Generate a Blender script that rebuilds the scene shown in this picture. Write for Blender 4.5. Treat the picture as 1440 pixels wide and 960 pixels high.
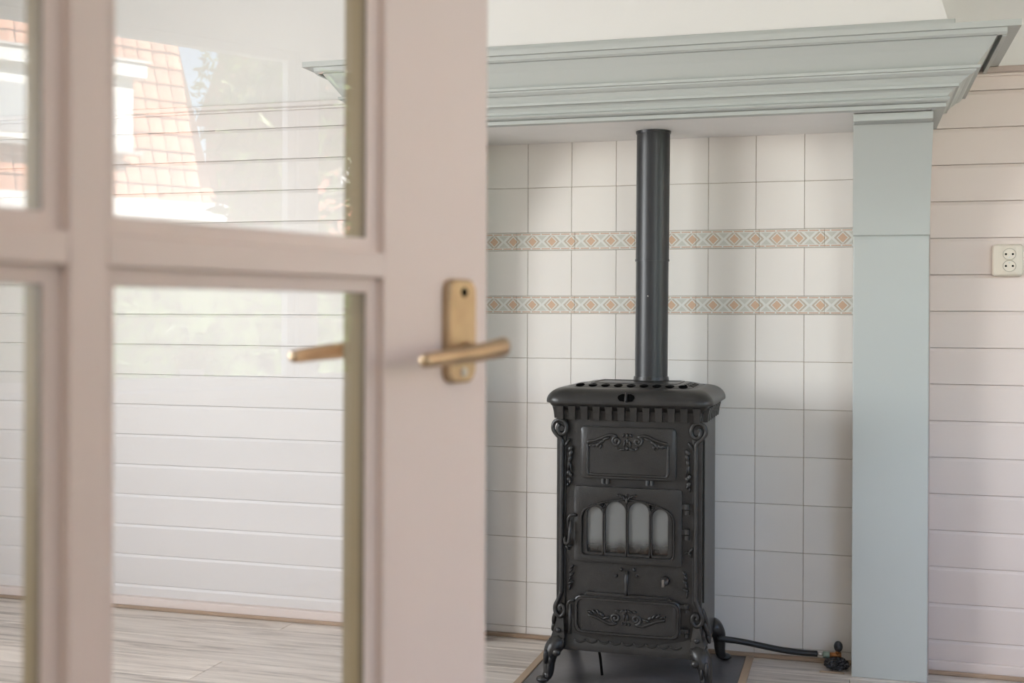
import bpy, bmesh, math, random
from mathutils import Vector, Matrix
random.seed(7)
for o in list(bpy.data.objects): bpy.data.objects.remove(o)
scene = bpy.context.scene
COL = scene.collection
PI = math.pi

# ------------------------------------------------------------------ camera
CAM_H, CAM_D = 1.08, 3.8303
YAW, ROLL = math.radians(16.129), math.radians(-0.243)
f_ = Vector((-math.sin(YAW), math.cos(YAW), 0)); r0 = Vector((math.cos(YAW), math.sin(YAW), 0)); d0 = f_.cross(r0)
rt = math.cos(ROLL)*r0 + math.sin(ROLL)*d0; dn = f_.cross(rt)
cd = bpy.data.cameras.new('camera'); cam = bpy.data.objects.new('camera', cd); COL.objects.link(cam)
M = Matrix.Identity(4)
for i in range(3):
    M[i][0] = rt[i]; M[i][1] = -dn[i]; M[i][2] = -f_[i]
M.translation = Vector((0, -CAM_D, CAM_H)); cam.matrix_world = M
cd.sensor_fit = 'HORIZONTAL'; cd.sensor_width = 36; cd.lens = 1668.0/1440*36; cd.shift_y = -(480-441.7)/1440
cd.clip_start = 0.02; cd.clip_end = 200
cd.dof.use_dof = True; cd.dof.focus_distance = 3.55; cd.dof.aperture_fstop = 5.4
scene.camera = cam

# ------------------------------------------------------------------ world, sun, large lights, exposure
w = bpy.data.worlds.new('world'); scene.world = w; w.use_nodes = True
wn = w.node_tree.nodes; wl = w.node_tree.links; wn.clear()
sky = wn.new('ShaderNodeTexSky'); sky.sky_type = 'NISHITA'; sky.sun_disc = False
sky.sun_elevation = math.radians(46); sky.sun_rotation = math.radians(-50); sky.air_density = 1.0; sky.dust_density = 0.3
bg = wn.new('ShaderNodeBackground'); bg.inputs[1].default_value = 0.8
wo = wn.new('ShaderNodeOutputWorld'); wl.new(sky.outputs[0], bg.inputs[0]); wl.new(bg.outputs[0], wo.inputs[0])
def light(name, kind, loc, target, energy, color=(1, 1, 1), size=None, angle=None, spread=None):
    l = bpy.data.lights.new(name, kind); l.energy = energy; l.color = color
    if size: l.shape = 'RECTANGLE'; l.size, l.size_y = size
    if angle: l.angle = angle
    if spread: l.spread = math.radians(spread)
    o = bpy.data.objects.new(name, l); COL.objects.link(o); o.location = loc
    o.rotation_euler = (Vector(target)-Vector(loc)).to_track_quat('-Z', 'Y').to_euler(); return o
light('sun', 'SUN', (-10, 8, 12), (-10+0.62*5, 8-0.50*5, 12-0.60*5), 47, (1, .95, .86), angle=math.radians(.6))
light('left_window_daylight', 'AREA', (-4.12, -2.78, 1.45), (-3.2, -2.33, 1.27), 60, (.95, .97, 1.0), size=(1.6, 1.4), spread=125)
light('back_fill_light', 'AREA', (1.59, -3.80, 1.45), (1.24, -2.08, 1.35), 4.5, (1.0, .97, .94), size=(1.5, 1.3))  # added fill for the right side, its window is made up
light('hall_fill_light', 'AREA', (0.05, -5.3, 1.75), (-.15, -3.0, 1.2), 10, (1.0, .95, .90), size=(1.1, 1.3))  # added soft frontal fill, the hall has no window here
vs = scene.view_settings; vs.view_transform = 'Standard'; vs.look = 'None'; vs.gamma = 1; vs.use_curve_mapping = False
vs.exposure = 0.14

# ------------------------------------------------------------------ materials
def new_mat(name):
    m = bpy.data.materials.new(name); m.use_nodes = True; nt = m.node_tree
    return m, nt, nt.nodes['Principled BSDF'], nt.nodes, nt.links
def mat(name, col, rough=.5, metal=0, var=.06, scale=6, bump=0, bscale=60, stretch=(1, 1, 1), spec=.5, coat=0, rnd=0):
    m, nt, b, n, l = new_mat(name)
    b.inputs['Roughness'].default_value = rough; b.inputs['Metallic'].default_value = metal
    b.inputs['Specular IOR Level'].default_value = spec; b.inputs['Coat Weight'].default_value = coat
    tc = n.new('ShaderNodeTexCoord'); mp = n.new('ShaderNodeMapping'); mp.inputs['Scale'].default_value = stretch
    l.new(tc.outputs['Object'], mp.inputs[0])
    oi = n.new('ShaderNodeObjectInfo'); vm = n.new('ShaderNodeVectorMath'); vm.operation = 'SCALE'; vm.inputs[0].default_value = (7, 5, 9)
    l.new(oi.outputs['Random'], vm.inputs['Scale']); l.new(vm.outputs[0], mp.inputs['Location'])
    nz = n.new('ShaderNodeTexNoise'); nz.inputs['Scale'].default_value = scale; nz.inputs['Detail'].default_value = 5
    l.new(mp.outputs[0], nz.inputs[0])
    rp = n.new('ShaderNodeValToRGB'); rp.color_ramp.elements[0].position = .3; rp.color_ramp.elements[1].position = .7
    rp.color_ramp.elements[0].color = (*[c*(1-var) for c in col], 1); rp.color_ramp.elements[1].color = (*[min(1, c*(1+var)) for c in col], 1)
    l.new(nz.outputs['Fac'], rp.inputs[0])
    out = rp.outputs[0]
    if rnd:
        hs = n.new('ShaderNodeHueSaturation'); mr = n.new('ShaderNodeMapRange')
        mr.inputs['To Min'].default_value = 1-rnd; mr.inputs['To Max'].default_value = 1+rnd
        l.new(oi.outputs['Random'], mr.inputs['Value']); l.new(mr.outputs[0], hs.inputs['Value']); l.new(out, hs.inputs['Color']); out = hs.outputs[0]
    l.new(out, b.inputs['Base Color'])
    if bump:
        nb_ = n.new('ShaderNodeTexNoise'); nb_.inputs['Scale'].default_value = bscale; nb_.inputs['Detail'].default_value = 4
        l.new(mp.outputs[0], nb_.inputs[0]); bp = n.new('ShaderNodeBump'); bp.inputs['Strength'].default_value = bump; bp.inputs['Distance'].default_value = .004
        l.new(nb_.outputs['Fac'], bp.inputs['Height']); l.new(bp.outputs[0], b.inputs['Normal'])
    return m
MT = {}
MT['mantel'] = mat('mantel_grey_green_paint', (.48, .50, .477), .42, var=.02, scale=3, bump=.05, bscale=25, stretch=(.3, 1, 1))
MT['tile'] = mat('ivory_glazed_tile', (.81, .765, .715), .28, var=.012, scale=5, bump=.03, bscale=9, rnd=.025)
MT['grout'] = mat('tan_grout', (.47, .385, .31), .9, var=.15, scale=40)
MT['board'] = mat('pinkish_white_board_paint', (.77, .655, .595), .45, var=.025, scale=4, bump=.06, bscale=30, stretch=(.08, 1, 1), rnd=.012)
MT['board_lit'] = mat('cool_lit_board_tone', (.745, .70, .67), .45, var=.02, scale=4, bump=.06, bscale=30, stretch=(.08, 1, 1), rnd=.012)  # whiter copy of the board paint, cool light painted into the colour
MT['plaster'] = mat('white_plaster', (.80, .785, .755), .8, var=.015, scale=3, bump=.06, bscale=70)
MT['soffit'] = mat('white_soffit_paint', (.90, .875, .85), .6, var=.02)
MT['trimwood'] = mat('pink_brown_trim', (.50, .40, .35), .5, var=.1, scale=12, stretch=(.1, 1, 1))
MT['strip'] = mat('brown_floor_strip', (.36, .25, .17), .5, var=.2, scale=14, stretch=(.1, 1, 1))
MT['door'] = mat('pale_pink_door_paint', (.775, .64, .575), .42, var=.03, scale=5, bump=.05, bscale=30, stretch=(1, 1, .15))
MT['khaki'] = mat('khaki_rebate_paint', (.31, .235, .125), .5, var=.12, scale=9, stretch=(1, 1, .15))
MT['putty'] = mat('dark_olive_putty', (.19, .14, .075), .55, var=.12, scale=9, stretch=(1, 1, .15))
MT['brass'] = mat('aged_brass', (.50, .355, .215), .36, metal=.85, var=.15, scale=25, bump=.05)
MT['steel'] = mat('dull_steel', (.55, .53, .50), .35, metal=.9, var=.1, scale=20)
MT['iron'] = mat('black_cast_iron', (.022, .0205, .019), .33, var=.3, scale=14, bump=.16, bscale=260, spec=.5)
MT['iron_dark'] = mat('sooty_iron', (.008, .007, .007), .8, var=.3, scale=20, spec=.1)
MT['worn'] = mat('worn_bright_iron', (.20, .185, .17), .34, metal=.8, var=.2, scale=40)
MT['pipe'] = mat('black_enamel_pipe', (.022, .023, .026), .38, var=.1, scale=8, spec=.5)
MT['liner'] = mat('rusty_fire_brick', (.10, .075, .06), .9, var=.4, scale=18)
MT['coal'] = mat('rusty_ember_coal', (.20, .10, .055), .9, var=.5, scale=30, bump=.4, bscale=60)
MT['hearth'] = mat('dark_hearth_slate', (.085, .080, .083), .30, var=.5, scale=6, bump=.12, bscale=40)
MT['hearthwood'] = mat('hearth_border_wood', (.42, .30, .20), .5, var=.2, scale=14, stretch=(1, .15, 1))
MT['socket'] = mat('cream_plastic', (.70, .62, .515), .35, var=.01)
MT['socketshade'] = mat('dish_edge_shade', (.40, .36, .29), .5, var=.01)  # darker cream that paints shade around the socket dishes
MT['black'] = mat('black_hole', (.004, .004, .004), .9, var=.1, spec=0)
MT['rubber'] = mat('black_rubber_hose', (.010, .010, .011), .45, var=.1)
MT['copper'] = mat('tarnished_copper', (.40, .17, .06), .4, metal=.8, var=.4, scale=60)
MT['patina'] = mat('green_brass_nut', (.26, .33, .27), .45, metal=.5, var=.3, scale=60)
MT['mesh'] = mat('dark_crumpled_foil', (.05, .05, .055), .35, metal=.6, var=.8, scale=90, bump=1, bscale=120)
MT['pvc'] = mat('white_pipe_paint', (.83, .81, .77), .35, var=.01)
MT['winframe'] = mat('white_window_paint', (.80, .80, .78), .4, var=.01)
MT['rooftile'] = mat('orange_clay_tile', (.52, .25, .165), .75, var=.18, scale=6, bump=.2, bscale=30, rnd=.14)
MT['roofbase'] = mat('roof_underlay', (.10, .05, .035), .9, var=.2)
MT['render'] = mat('white_house_render', (.82, .80, .77), .85, var=.03, scale=2)
MT['brick'] = mat('red_brick_facing', (.48, .20, .14), .9, var=.3, scale=14)
MT['leaf'] = mat('green_leaf', (.075, .13, .035), .5, var=.5, scale=2.5)
MT['leafpale'] = mat('pale_green_leaf', (.20, .26, .10), .5, var=.4, scale=2.5)
MT['leafyellow'] = mat('yellow_green_leaf', (.42, .46, .10), .5, var=.3, scale=20)
MT['bark'] = mat('grey_brown_bark', (.13, .10, .075), .9, var=.3, scale=10, bump=.5, bscale=20)
MT['bounce_ground'] = mat('pale_bounce_ground', (.34, .325, .30), .9, var=.4, scale=3)  # unseen ground made pale and neutral to bounce light indoors
MT['pot'] = mat('white_flower_pot', (.80, .79, .76), .4, var=.02)
MT['hallfloor'] = mat('hall_floor', (.38, .33, .28), .5, var=.1, scale=5)

def plank_mat():
    m, nt, b, n, l = new_mat('grey_oak_laminate')
    tc = n.new('ShaderNodeTexCoord'); oi = n.new('ShaderNodeObjectInfo')
    mp = n.new('ShaderNodeMapping'); mp.inputs['Scale'].default_value = (1.1, 16, 1)
    vm = n.new('ShaderNodeVectorMath'); vm.operation = 'SCALE'; vm.inputs[0].default_value = (11, 23, 3)
    l.new(oi.outputs['Random'], vm.inputs['Scale']); l.new(vm.outputs[0], mp.inputs['Location']); l.new(tc.outputs['Object'], mp.inputs[0])
    n1 = n.new('ShaderNodeTexNoise'); n1.inputs['Scale'].default_value = 2.2; n1.inputs['Detail'].default_value = 8; n1.inputs['Roughness'].default_value = .65; n1.inputs['Distortion'].default_value = .6
    l.new(mp.outputs[0], n1.inputs[0])
    rp = n.new('ShaderNodeValToRGB'); e = rp.color_ramp.elements
    e[0].position = .28; e[0].color = (.24, .19, .155, 1); e[1].position = .72; e[1].color = (.84, .76, .685, 1)
    k = e.new(.47); k.color = (.64, .565, .50, 1)
    l.new(n1.outputs['Fac'], rp.inputs[0])
    hs = n.new('ShaderNodeHueSaturation'); mr = n.new('ShaderNodeMapRange'); mr.inputs['To Min'].default_value = .88; mr.inputs['To Max'].default_value = 1.12
    l.new(oi.outputs['Random'], mr.inputs['Value']); l.new(mr.outputs[0], hs.inputs['Value']); l.new(rp.outputs[0], hs.inputs['Color'])
    l.new(hs.outputs[0], b.inputs['Base Color']); b.inputs['Roughness'].default_value = .42
    bp = n.new('ShaderNodeBump'); bp.inputs['Strength'].default_value = .12; bp.inputs['Distance'].default_value = .002
    l.new(n1.outputs['Fac'], bp.inputs['Height']); l.new(bp.outputs[0], b.inputs['Normal'])
    return m
MT['plank'] = plank_mat()

def band_mat():
    m, nt, b, n, l = new_mat('diamond_border_print')
    b.inputs['Roughness'].default_value = .3
    def mth(op, a, c=None, d=None):
        q = n.new('ShaderNodeMath'); q.operation = op
        for i, v in enumerate((a, c, d)):
            if v is None: continue
            if isinstance(v, (int, float)): q.inputs[i].default_value = v
            else: l.new(v, q.inputs[i])
        return q.outputs[0]
    tc = n.new('ShaderNodeTexCoord'); sp = n.new('ShaderNodeSeparateXYZ'); l.new(tc.outputs['Object'], sp.inputs[0])
    P = .2/3
    du = mth('ABSOLUTE', mth('SUBTRACT', mth('FLOORED_MODULO', mth('ADD', sp.outputs['X'], P/2-.0545+P), P), P/2))
    dv = mth('ABSOLUTE', sp.outputs['Z'])
    nz = n.new('ShaderNodeTexNoise'); nz.inputs['Scale'].default_value = 260; l.new(tc.outputs['Object'], nz.inputs[0])
    mm = mth('ADD', mth('ADD', du, dv), mth('MULTIPLY', mth('SUBTRACT', nz.outputs['Fac'], .5), .0022))
    W = (.72, .715, .67, 1); OR = (.60, .35, .20, 1); TA = (.47, .385, .285, 1); GR = (.55, .54, .475, 1)
    rp = n.new('ShaderNodeValToRGB'); cr = rp.color_ramp; cr.interpolation = 'CONSTANT'
    sc = .06
    cr.elements[0].position = 0; cr.elements[0].color = OR
    cr.elements[1].position = .0150/sc; cr.elements[1].color = W
    for p_, c_ in ((.0190, TA), (.0264, W), (.0362, GR)):
        e = cr.elements.new(p_/sc); e.color = c_
    l.new(mth('DIVIDE', mm, sc), rp.inputs[0])
    inner = mth('LESS_THAN', dv, .0195)
    dash = mth('MULTIPLY', mth('GREATER_THAN', dv, .0220), mth('LESS_THAN', dv, .0257))
    gap = mth('GREATER_THAN', mth('FLOORED_MODULO', mth('ADD', sp.outputs['X'], .018), P/2), .0045)
    m1 = n.new('ShaderNodeMix'); m1.data_type = 'RGBA'; m1.inputs[6].default_value = W; l.new(inner, m1.inputs[0]); l.new(rp.outputs[0], m1.inputs[7])
    m2 = n.new('ShaderNodeMix'); m2.data_type = 'RGBA'; m2.inputs[7].default_value = (.56, .32, .20, 1); l.new(m1.outputs[2], m2.inputs[6]); l.new(mth('MULTIPLY', dash, gap), m2.inputs[0])
    m3 = n.new('ShaderNodeMix'); m3.data_type = 'RGBA'; m3.inputs[7].default_value = W; l.new(m2.outputs[2], m3.inputs[6])
    l.new(mth('MULTIPLY', nz.outputs['Fac'], .38), m3.inputs[0])
    l.new(m3.outputs[2], b.inputs['Base Color'])
    return m
MT['band'] = band_mat()

def pane_mat(name, tint=(1, 1, 1), r0_=.076):
    """thin clear window glass: mirror reflection of both faces, rest passes straight through"""
    m = bpy.data.materials.new(name); m.use_nodes = True; n = m.node_tree.nodes; l = m.node_tree.links; n.clear()
    lw = n.new('ShaderNodeLayerWeight'); lw.inputs[0].default_value = .5
    pw = n.new('ShaderNodeMath'); pw.operation = 'POWER'; pw.inputs[1].default_value = 5; l.new(lw.outputs['Facing'], pw.inputs[0])
    ma = n.new('ShaderNodeMath'); ma.operation = 'MULTIPLY_ADD'; ma.inputs[1].default_value = .9; ma.inputs[2].default_value = r0_; l.new(pw.outputs[0], ma.inputs[0])
    ge = n.new('ShaderNodeNewGeometry'); iv = n.new('ShaderNodeMath'); iv.operation = 'SUBTRACT'; iv.inputs[0].default_value = 1; l.new(ge.outputs['Backfacing'], iv.inputs[1])
    mu = n.new('ShaderNodeMath'); mu.operation = 'MULTIPLY'; l.new(ma.outputs[0], mu.inputs[0]); l.new(iv.outputs[0], mu.inputs[1])
    tr = n.new('ShaderNodeBsdfTransparent'); tr.inputs[0].default_value = (*tint, 1)
    gl = n.new('ShaderNodeBsdfGlossy'); gl.inputs['Roughness'].default_value = 0.0
    mx = n.new('ShaderNodeMixShader'); l.new(mu.outputs[0], mx.inputs[0]); l.new(tr.outputs[0], mx.inputs[1]); l.new(gl.outputs[0], mx.inputs[2])
    o = n.new('ShaderNodeOutputMaterial'); l.new(mx.outputs[0], o.inputs[0]); return m
MT['pane'] = pane_mat('clear_pane_glass')
MT['dormerpane'] = mat('dormer_glass', (.42, .45, .48), .08, var=.1, scale=2)
def soot_mat():
    m = bpy.data.materials.new('hazy_stove_glass'); m.use_nodes = True; n = m.node_tree.nodes; l = m.node_tree.links; n.clear()
    b = n.new('ShaderNodeBsdfPrincipled'); b.inputs['Roughness'].default_value = .3
    tr = n.new('ShaderNodeBsdfTransparent'); tc = n.new('ShaderNodeTexCoord'); sp = n.new('ShaderNodeSeparateXYZ'); l.new(tc.outputs['Object'], sp.inputs[0])
    nz = n.new('ShaderNodeTexNoise'); nz.inputs['Scale'].default_value = 30; mp = n.new('ShaderNodeMapping'); mp.inputs['Scale'].default_value = (1, 1, .2)
    l.new(tc.outputs['Object'], mp.inputs[0]); l.new(mp.outputs[0], nz.inputs[0])
    mr = n.new('ShaderNodeMapRange'); mr.interpolation_type = 'SMOOTHSTEP'
    mr.inputs['From Min'].default_value = .385; mr.inputs['From Max'].default_value = .455; mr.inputs['To Min'].default_value = .18; mr.inputs['To Max'].default_value = .92
    ad = n.new('ShaderNodeMath'); ad.operation = 'MULTIPLY_ADD'; ad.inputs[1].default_value = .03; l.new(nz.outputs['Fac'], ad.inputs[0]); l.new(sp.outputs['Z'], ad.inputs[2])
    l.new(ad.outputs[0], mr.inputs['Value'])
    rp = n.new('ShaderNodeValToRGB'); rp.color_ramp.elements[0].color = (.035, .026, .018, 1); rp.color_ramp.elements[1].color = (.185, .185, .175, 1)
    rp.color_ramp.elements[0].position = .25; rp.color_ramp.elements[1].position = .85; l.new(mr.outputs[0], rp.inputs[0]); l.new(rp.outputs[0], b.inputs['Base Color'])
    mx = n.new('ShaderNodeMixShader'); l.new(mr.outputs[0], mx.inputs[0]); l.new(tr.outputs[0], mx.inputs[1]); l.new(b.outputs[0], mx.inputs[2])
    o = n.new('ShaderNodeOutputMaterial'); l.new(mx.outputs[0], o.inputs[0]); return m
MT['soot'] = soot_mat()

# ------------------------------------------------------------------ mesh helpers
def tag(o, label=None, cat=None, group=None, kind=None):
    if label: o['label'] = label
    if cat: o['category'] = cat
    if group: o['group'] = group
    if kind: o['kind'] = kind
    return o
def empty(name, loc=(0, 0, 0), rz=0, parent=None):
    o = bpy.data.objects.new(name, None); COL.objects.link(o); o.location = loc; o.rotation_euler = (0, 0, rz); o.empty_display_size = .1
    if parent: o.parent = parent
    return o
def link(name, me, m, parent=None, loc=None):
    o = bpy.data.objects.new(name, me); COL.objects.link(o)
    if m and not me.materials: me.materials.append(MT[m] if isinstance(m, str) else m)
    if parent: o.parent = parent
    if loc: o.location = loc
    return o
def finish(bm, name, m, parent=None, smooth=False, loc=None, auto=None):
    bmesh.ops.recalc_face_normals(bm, faces=bm.faces)
    me = bpy.data.meshes.new(name); bm.to_mesh(me); bm.free()
    if smooth or auto:
        for p_ in me.polygons: p_.use_smooth = True
        if auto: me.set_sharp_from_angle(angle=math.radians(auto))
    return link(name, me, m, parent, loc)
def bm_box(bm, x0, x1, y0, y1, z0, z1, bev=0, seg=1):
    r = bmesh.ops.create_cube(bm, size=1); vv = r['verts']
    for v in vv: v.co = Vector(((x0+x1)/2+v.co.x*(x1-x0), (y0+y1)/2+v.co.y*(y1-y0), (z0+z1)/2+v.co.z*(z1-z0)))
    if bev:
        ed = list({e for v in vv for e in v.link_edges})
        bmesh.ops.bevel(bm, geom=ed, offset=bev, segments=seg, affect='EDGES', profile=.5)
def box(name, x0, x1, y0, y1, z0, z1, m, parent=None, bev=.001, seg=1, loc=None):
    bm = bmesh.new(); bm_box(bm, x0, x1, y0, y1, z0, z1, bev, seg); return finish(bm, name, m, parent, loc=loc)
def bm_loft(bm, rings, cap0=True, cap1=True, close=True):
    vs_ = [[bm.verts.new(p_) for p_ in r] for r in rings]
    for a, b in zip(vs_[:-1], vs_[1:]):
        N = len(a)
        for i in range(N if close else N-1):
            j = (i+1) % N
            bm.faces.new((a[i], a[j], b[j], b[i]))
    if cap0: bm.faces.new(vs_[0][::-1])
    if cap1: bm.faces.new(vs_[-1])
def bm_tube(bm, pts, rad, n=8, flat=None, cap=True):
    """tube along pts; rad a number or list; flat=(a,b) scale of the two cross axes"""
    pts = [Vector(p_) for p_ in pts]; N = len(pts)
    rad = [rad]*N if isinstance(rad, (int, float)) else rad
    t = [(pts[min(i+1, N-1)]-pts[max(i-1, 0)]).normalized() for i in range(N)]
    up = Vector((0, 1, 0)) if abs(t[0].y) < .9 else Vector((1, 0, 0))
    a = (up - t[0]*up.dot(t[0])).normalized(); rings = []
    for i in range(N):
        a = (a - t[i]*a.dot(t[i])).normalized(); b = t[i].cross(a)
        fa, fb = flat or (1, 1)
        rings.append([pts[i]+a*math.cos(q)*rad[i]*fa+b*math.sin(q)*rad[i]*fb for q in [2*PI*k/n for k in range(n)]])
    bm_loft(bm, rings, cap, cap)
def tube(name, pts, rad, m, parent=None, n=8, flat=None):
    bm = bmesh.new(); bm_tube(bm, pts, rad, n, flat); return finish(bm, name, m, parent, smooth=True)
def smoothpath(pts, k=6):
    """Catmull-Rom through pts"""
    P = [Vector(p_) for p_ in pts]; P = [2*P[0]-P[1]]+P+[2*P[-1]-P[-2]]; out = []
    for i in range(1, len(P)-2):
        for s in range(k):
            t = s/k; a, b, c, d = P[i-1:i+3]
            out.append(.5*((2*b)+(c-a)*t+(2*a-5*b+4*c-d)*t*t+(3*b-a-3*c+d)*t**3))
    out.append(P[-2]); return out
def rrect(x0, x1, z0, z1, r, k=5):
    out = []
    for cx, cz, a0 in ((x1-r, z1-r, 0), (x0+r, z1-r, 90), (x0+r, z0+r, 180), (x1-r, z0+r, 270)):
        for i in range(k+1):
            a = math.radians(a0+90*i/k); out.append((cx+r*math.cos(a), cz+r*math.sin(a)))
    return out
def ellipsoid(bm, c, r, rot=None, u=8, v=6):
    s = bmesh.ops.create_uvsphere(bm, u_segments=u, v_segments=v, radius=1)['verts']
    for q in s:
        p_ = Vector((q.co.x*r[0], q.co.y*r[1], q.co.z*r[2]))
        if rot: p_ = rot @ p_
        q.co = p_+Vector(c)

# ------------------------------------------------------------------ the room
XL, XR, YB, ZC = -4.0, 3.0, -3.64, 2.55
floor = tag(box('floor', XL-.1, XR+.1, YB-.12, .15, -.10, -.012, 'grout', bev=0), 'grey oak laminate floor of the living room', kind='structure')
prnd = random.Random(3)
row = 0; y1 = -.0
pmesh = {}
def plank(x0, x1, ya, yb):
    L, Wd = round(x1-x0, 3), round(yb-ya, 3)
    if (L, Wd) not in pmesh:
        bm = bmesh.new(); bm_box(bm, 0, L-.0015, 0, Wd-.0012, -.012, 0, .0012); bmesh.ops.recalc_face_normals(bm, faces=bm.faces)
        me = bpy.data.meshes.new('plank'); bm.to_mesh(me); bm.free(); me.materials.append(MT['plank']); pmesh[(L, Wd)] = me
    link('plank', pmesh[(L, Wd)], None, floor, (x0, ya, 0))
edges = [0.0, -.16]
while edges[-1] > YB-.12+.19: edges.append(edges[-1]-.19)
edges.append(YB-.12)
for i in range(len(edges)-1):
    x = XL - prnd.choice((.2, .45, .7, .95, 1.15))
    while x < XR:
        a, b = max(x, XL), min(x+1.285, XR)
        if b-a > .03: plank(a, b, edges[i+1], edges[i])
        x += 1.285
ceil_ = tag(box('ceiling', XL-.1, XR+.1, YB-.1, .15, ZC, ZC+.1, 'plaster', bev=0), 'flat white ceiling', kind='structure')
# chimney wall: solid wall with grout bed, boards, tiles
wallf = tag(box('wall_front', XL-.1, XR+.1, .006, .15, -.1, ZC, 'plaster', bev=0), 'fireplace wall with painted boards and ivory tiles', kind='structure')
box('plaster_field', XL, XR, -.004, .006, 1.80, ZC, 'plaster', wallf, bev=0)
box('grout_bed', -1.25, .03, .0035, .006, 0, 1.66, 'grout', wallf, bev=0)
tmesh = {}
def tile(x0, x1, z0, z1):
    kx, kz = round(x1-x0, 4), round(z1-z0, 4)
    if (kx, kz) not in tmesh:
        bm = bmesh.new(); bm_box(bm, .0007, kx-.0007, 0, .0055, .0007, kz-.0007, .0010); bmesh.ops.recalc_face_normals(bm, faces=bm.faces)
        me = bpy.data.meshes.new('tile'); bm.to_mesh(me); bm.free(); me.materials.append(MT['tile']); tmesh[(kx, kz)] = me
    o = link('tile', tmesh[(kx, kz)], None, wallf, (x0, random.uniform(-.0004, .0004), z0))
rows = [(1.5022, 1.652), (1.3522, 1.5022), (1.141, 1.293)]+[(.934-.15*i, (1.083 if i == 0 else .934-.15*(i-1))) for i in range(7)]+[(0.0, .034)]
for z0, z1 in rows:
    for i in range(8): tile(-1.2034+.15*i, -1.2034+.15*(i+1), z0, z1)
for zc, hh in ((1.3226, .0592), (1.112, .058)):
    for k in range(7):
        a = -1.292+.2*k; c0, c1 = max(a, -1.2034), min(a+.2, -.0034)
        bm = bmesh.new(); bm_box(bm, c0-a+.0004, c1-a-.0004, -.0005, .0055, -hh/2+.001, hh/2-.001, .001)
        finish(bm, 'border_tile', 'band', wallf, loc=(a, 0, zc))
# painted boards: face at y=-.02, a sloped chamfer along each top edge
def board(x0, x1, z0, z1, m='board'):
    prof = [(.004, z0+.0008), (-.0194, z0+.0008), (-.020, z0+.0016), (-.020, z1-.011), (-.0170, z1-.0015), (-.0160, z1-.0003), (.004, z1-.0003)]
    bm = bmesh.new(); bm_loft(bm, [[(x, y, z) for y, z in prof] for x in (x0, x1)])
    return finish(bm, 'board', m, wallf)
def boards(x0, x1, top, m='board'):
    z = top
    while z > 0.03:
        z2 = min(z+.1104, 1.808); board(x0, x1, z, z2, m); z -= .1104
    board(x0, x1, .0, z+.1104, m)
boards(.215, XR, .984+.1104*7)
boards(XL, -1.418, .964+.1104*7, 'board_lit')
tl = tag(box('trim_1', -4.0, -1.40, -.035, .0, 1.806, 1.826, 'board_lit', bev=.004), 'narrow painted ledge capping the boards behind the glazed door', kind='structure')
tr_ = tag(box('trim_2', .25, XR, -.035, .0, 1.806, 1.826, 'trimwood', bev=.004), 'narrow brown ledge capping the boards right of the mantel', kind='structure')
box('ledge_bead', .25, XR, -.030, .0, 1.797, 1.806, 'board', tr_, bev=.002); box('ledge_bead', -4.0, -1.40, -.030, .0, 1.797, 1.806, 'board_lit', tl, bev=.002)
def base(name, x0, x1, lab, dep):
    o = tag(box(name, x0, x1, -dep+.012, -.010, .0, .04, 'board', bev=.004), lab, kind='structure')
    box('floor_strip', x0, x1, -dep, -dep+.012, 0, .013, 'strip', o, bev=.003)
base('baseboard_right', .215, XR, 'low painted skirting right of the fireplace', .045)
base('baseboard_left', XL, -1.42, 'low painted skirting behind the glazed door', .062)
tag(box('baseboard_tile', -1.20, -.004, -.022, -.001, 0, .012, 'strip', bev=.003), 'brown wooden strip along the foot of the tiles', kind='structure')
tag(box('trim_3', .2095, .2165, -.06, .0, 0, 1.62, 'trimwood', bev=.001), 'thin brown scribe strip between pilaster and boards', kind='structure')

# left wall with window, right wall with window, door wall with opening
def wall_with_hole(name, axis, pos, th, a0, a1, holes, lab, zt=ZC):
    """axis 'x': plane x=pos spanning y a0..a1; axis 'y': plane y=pos spanning x"""
    bm = bmesh.new()
    def bxx(u0, u1, z0, z1):
        if u1-u0 < 1e-4 or z1-z0 < 1e-4: return
        if axis == 'x': bm_box(bm, min(pos, pos+th), max(pos, pos+th), u0, u1, z0, z1)
        else: bm_box(bm, u0, u1, min(pos, pos+th), max(pos, pos+th), z0, z1)
    u = a0
    for h0, h1, z0, z1 in sorted(holes):
        bxx(u, h0, -.1, zt); bxx(h0, h1, -.1, z0); bxx(h0, h1, z1, zt); u = h1
    bxx(u, a1, -.1, zt)
    return tag(finish(bm, name, 'plaster'), lab, kind='structure')
wall_with_hole('wall_left', 'x', XL, -.12, YB-.1, .15, [(-3.58, -1.98, .75, 2.15)], 'white plaster wall with the left window')
wall_with_hole('wall_right', 'x', XR, .12, YB-.1, .15, [(-2.42, -1.115, .80, 2.12), (-1.044, -.30, .80, 2.12)], 'white plaster wall with the garden windows')
DX0, DX1 = -.604, .27
wall_with_hole('wall_back', 'y', YB, -.10, XL-.1, XR+.1, [(DX0, DX1, -.1, 2.05), (.86, 2.32, .78, 2.12)], 'white wall holding the doorway')
def window(name, x, y0, y1, z0, z1, lab, side, bars):
    o = tag(empty(name, (x, (y0+y1)/2, z0)), lab, kind='structure')
    hy, H = (y1-y0)/2, z1-z0
    for nm, a in (('jamb', (-hy, -hy+.035, 0, H)), ('jamb', (hy-.035, hy, 0, H)), ('head', (-hy+.035, hy-.035, H-.035, H)), ('bottom_rail', (-hy+.035, hy-.035, 0, .035))):
        box(nm, .03*side, .08*side, a[0], a[1], a[2], a[3], 'winframe', o, bev=.003) if side > 0 else box(nm, -.08, -.03, a[0], a[1], a[2], a[3], 'winframe', o, bev=.003)
    box('pane', min(.050*side, .056*side), max(.050*side, .056*side), -hy+.03, hy-.03, .03, H-.03, 'pane', o, bev=0)
    return o
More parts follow.
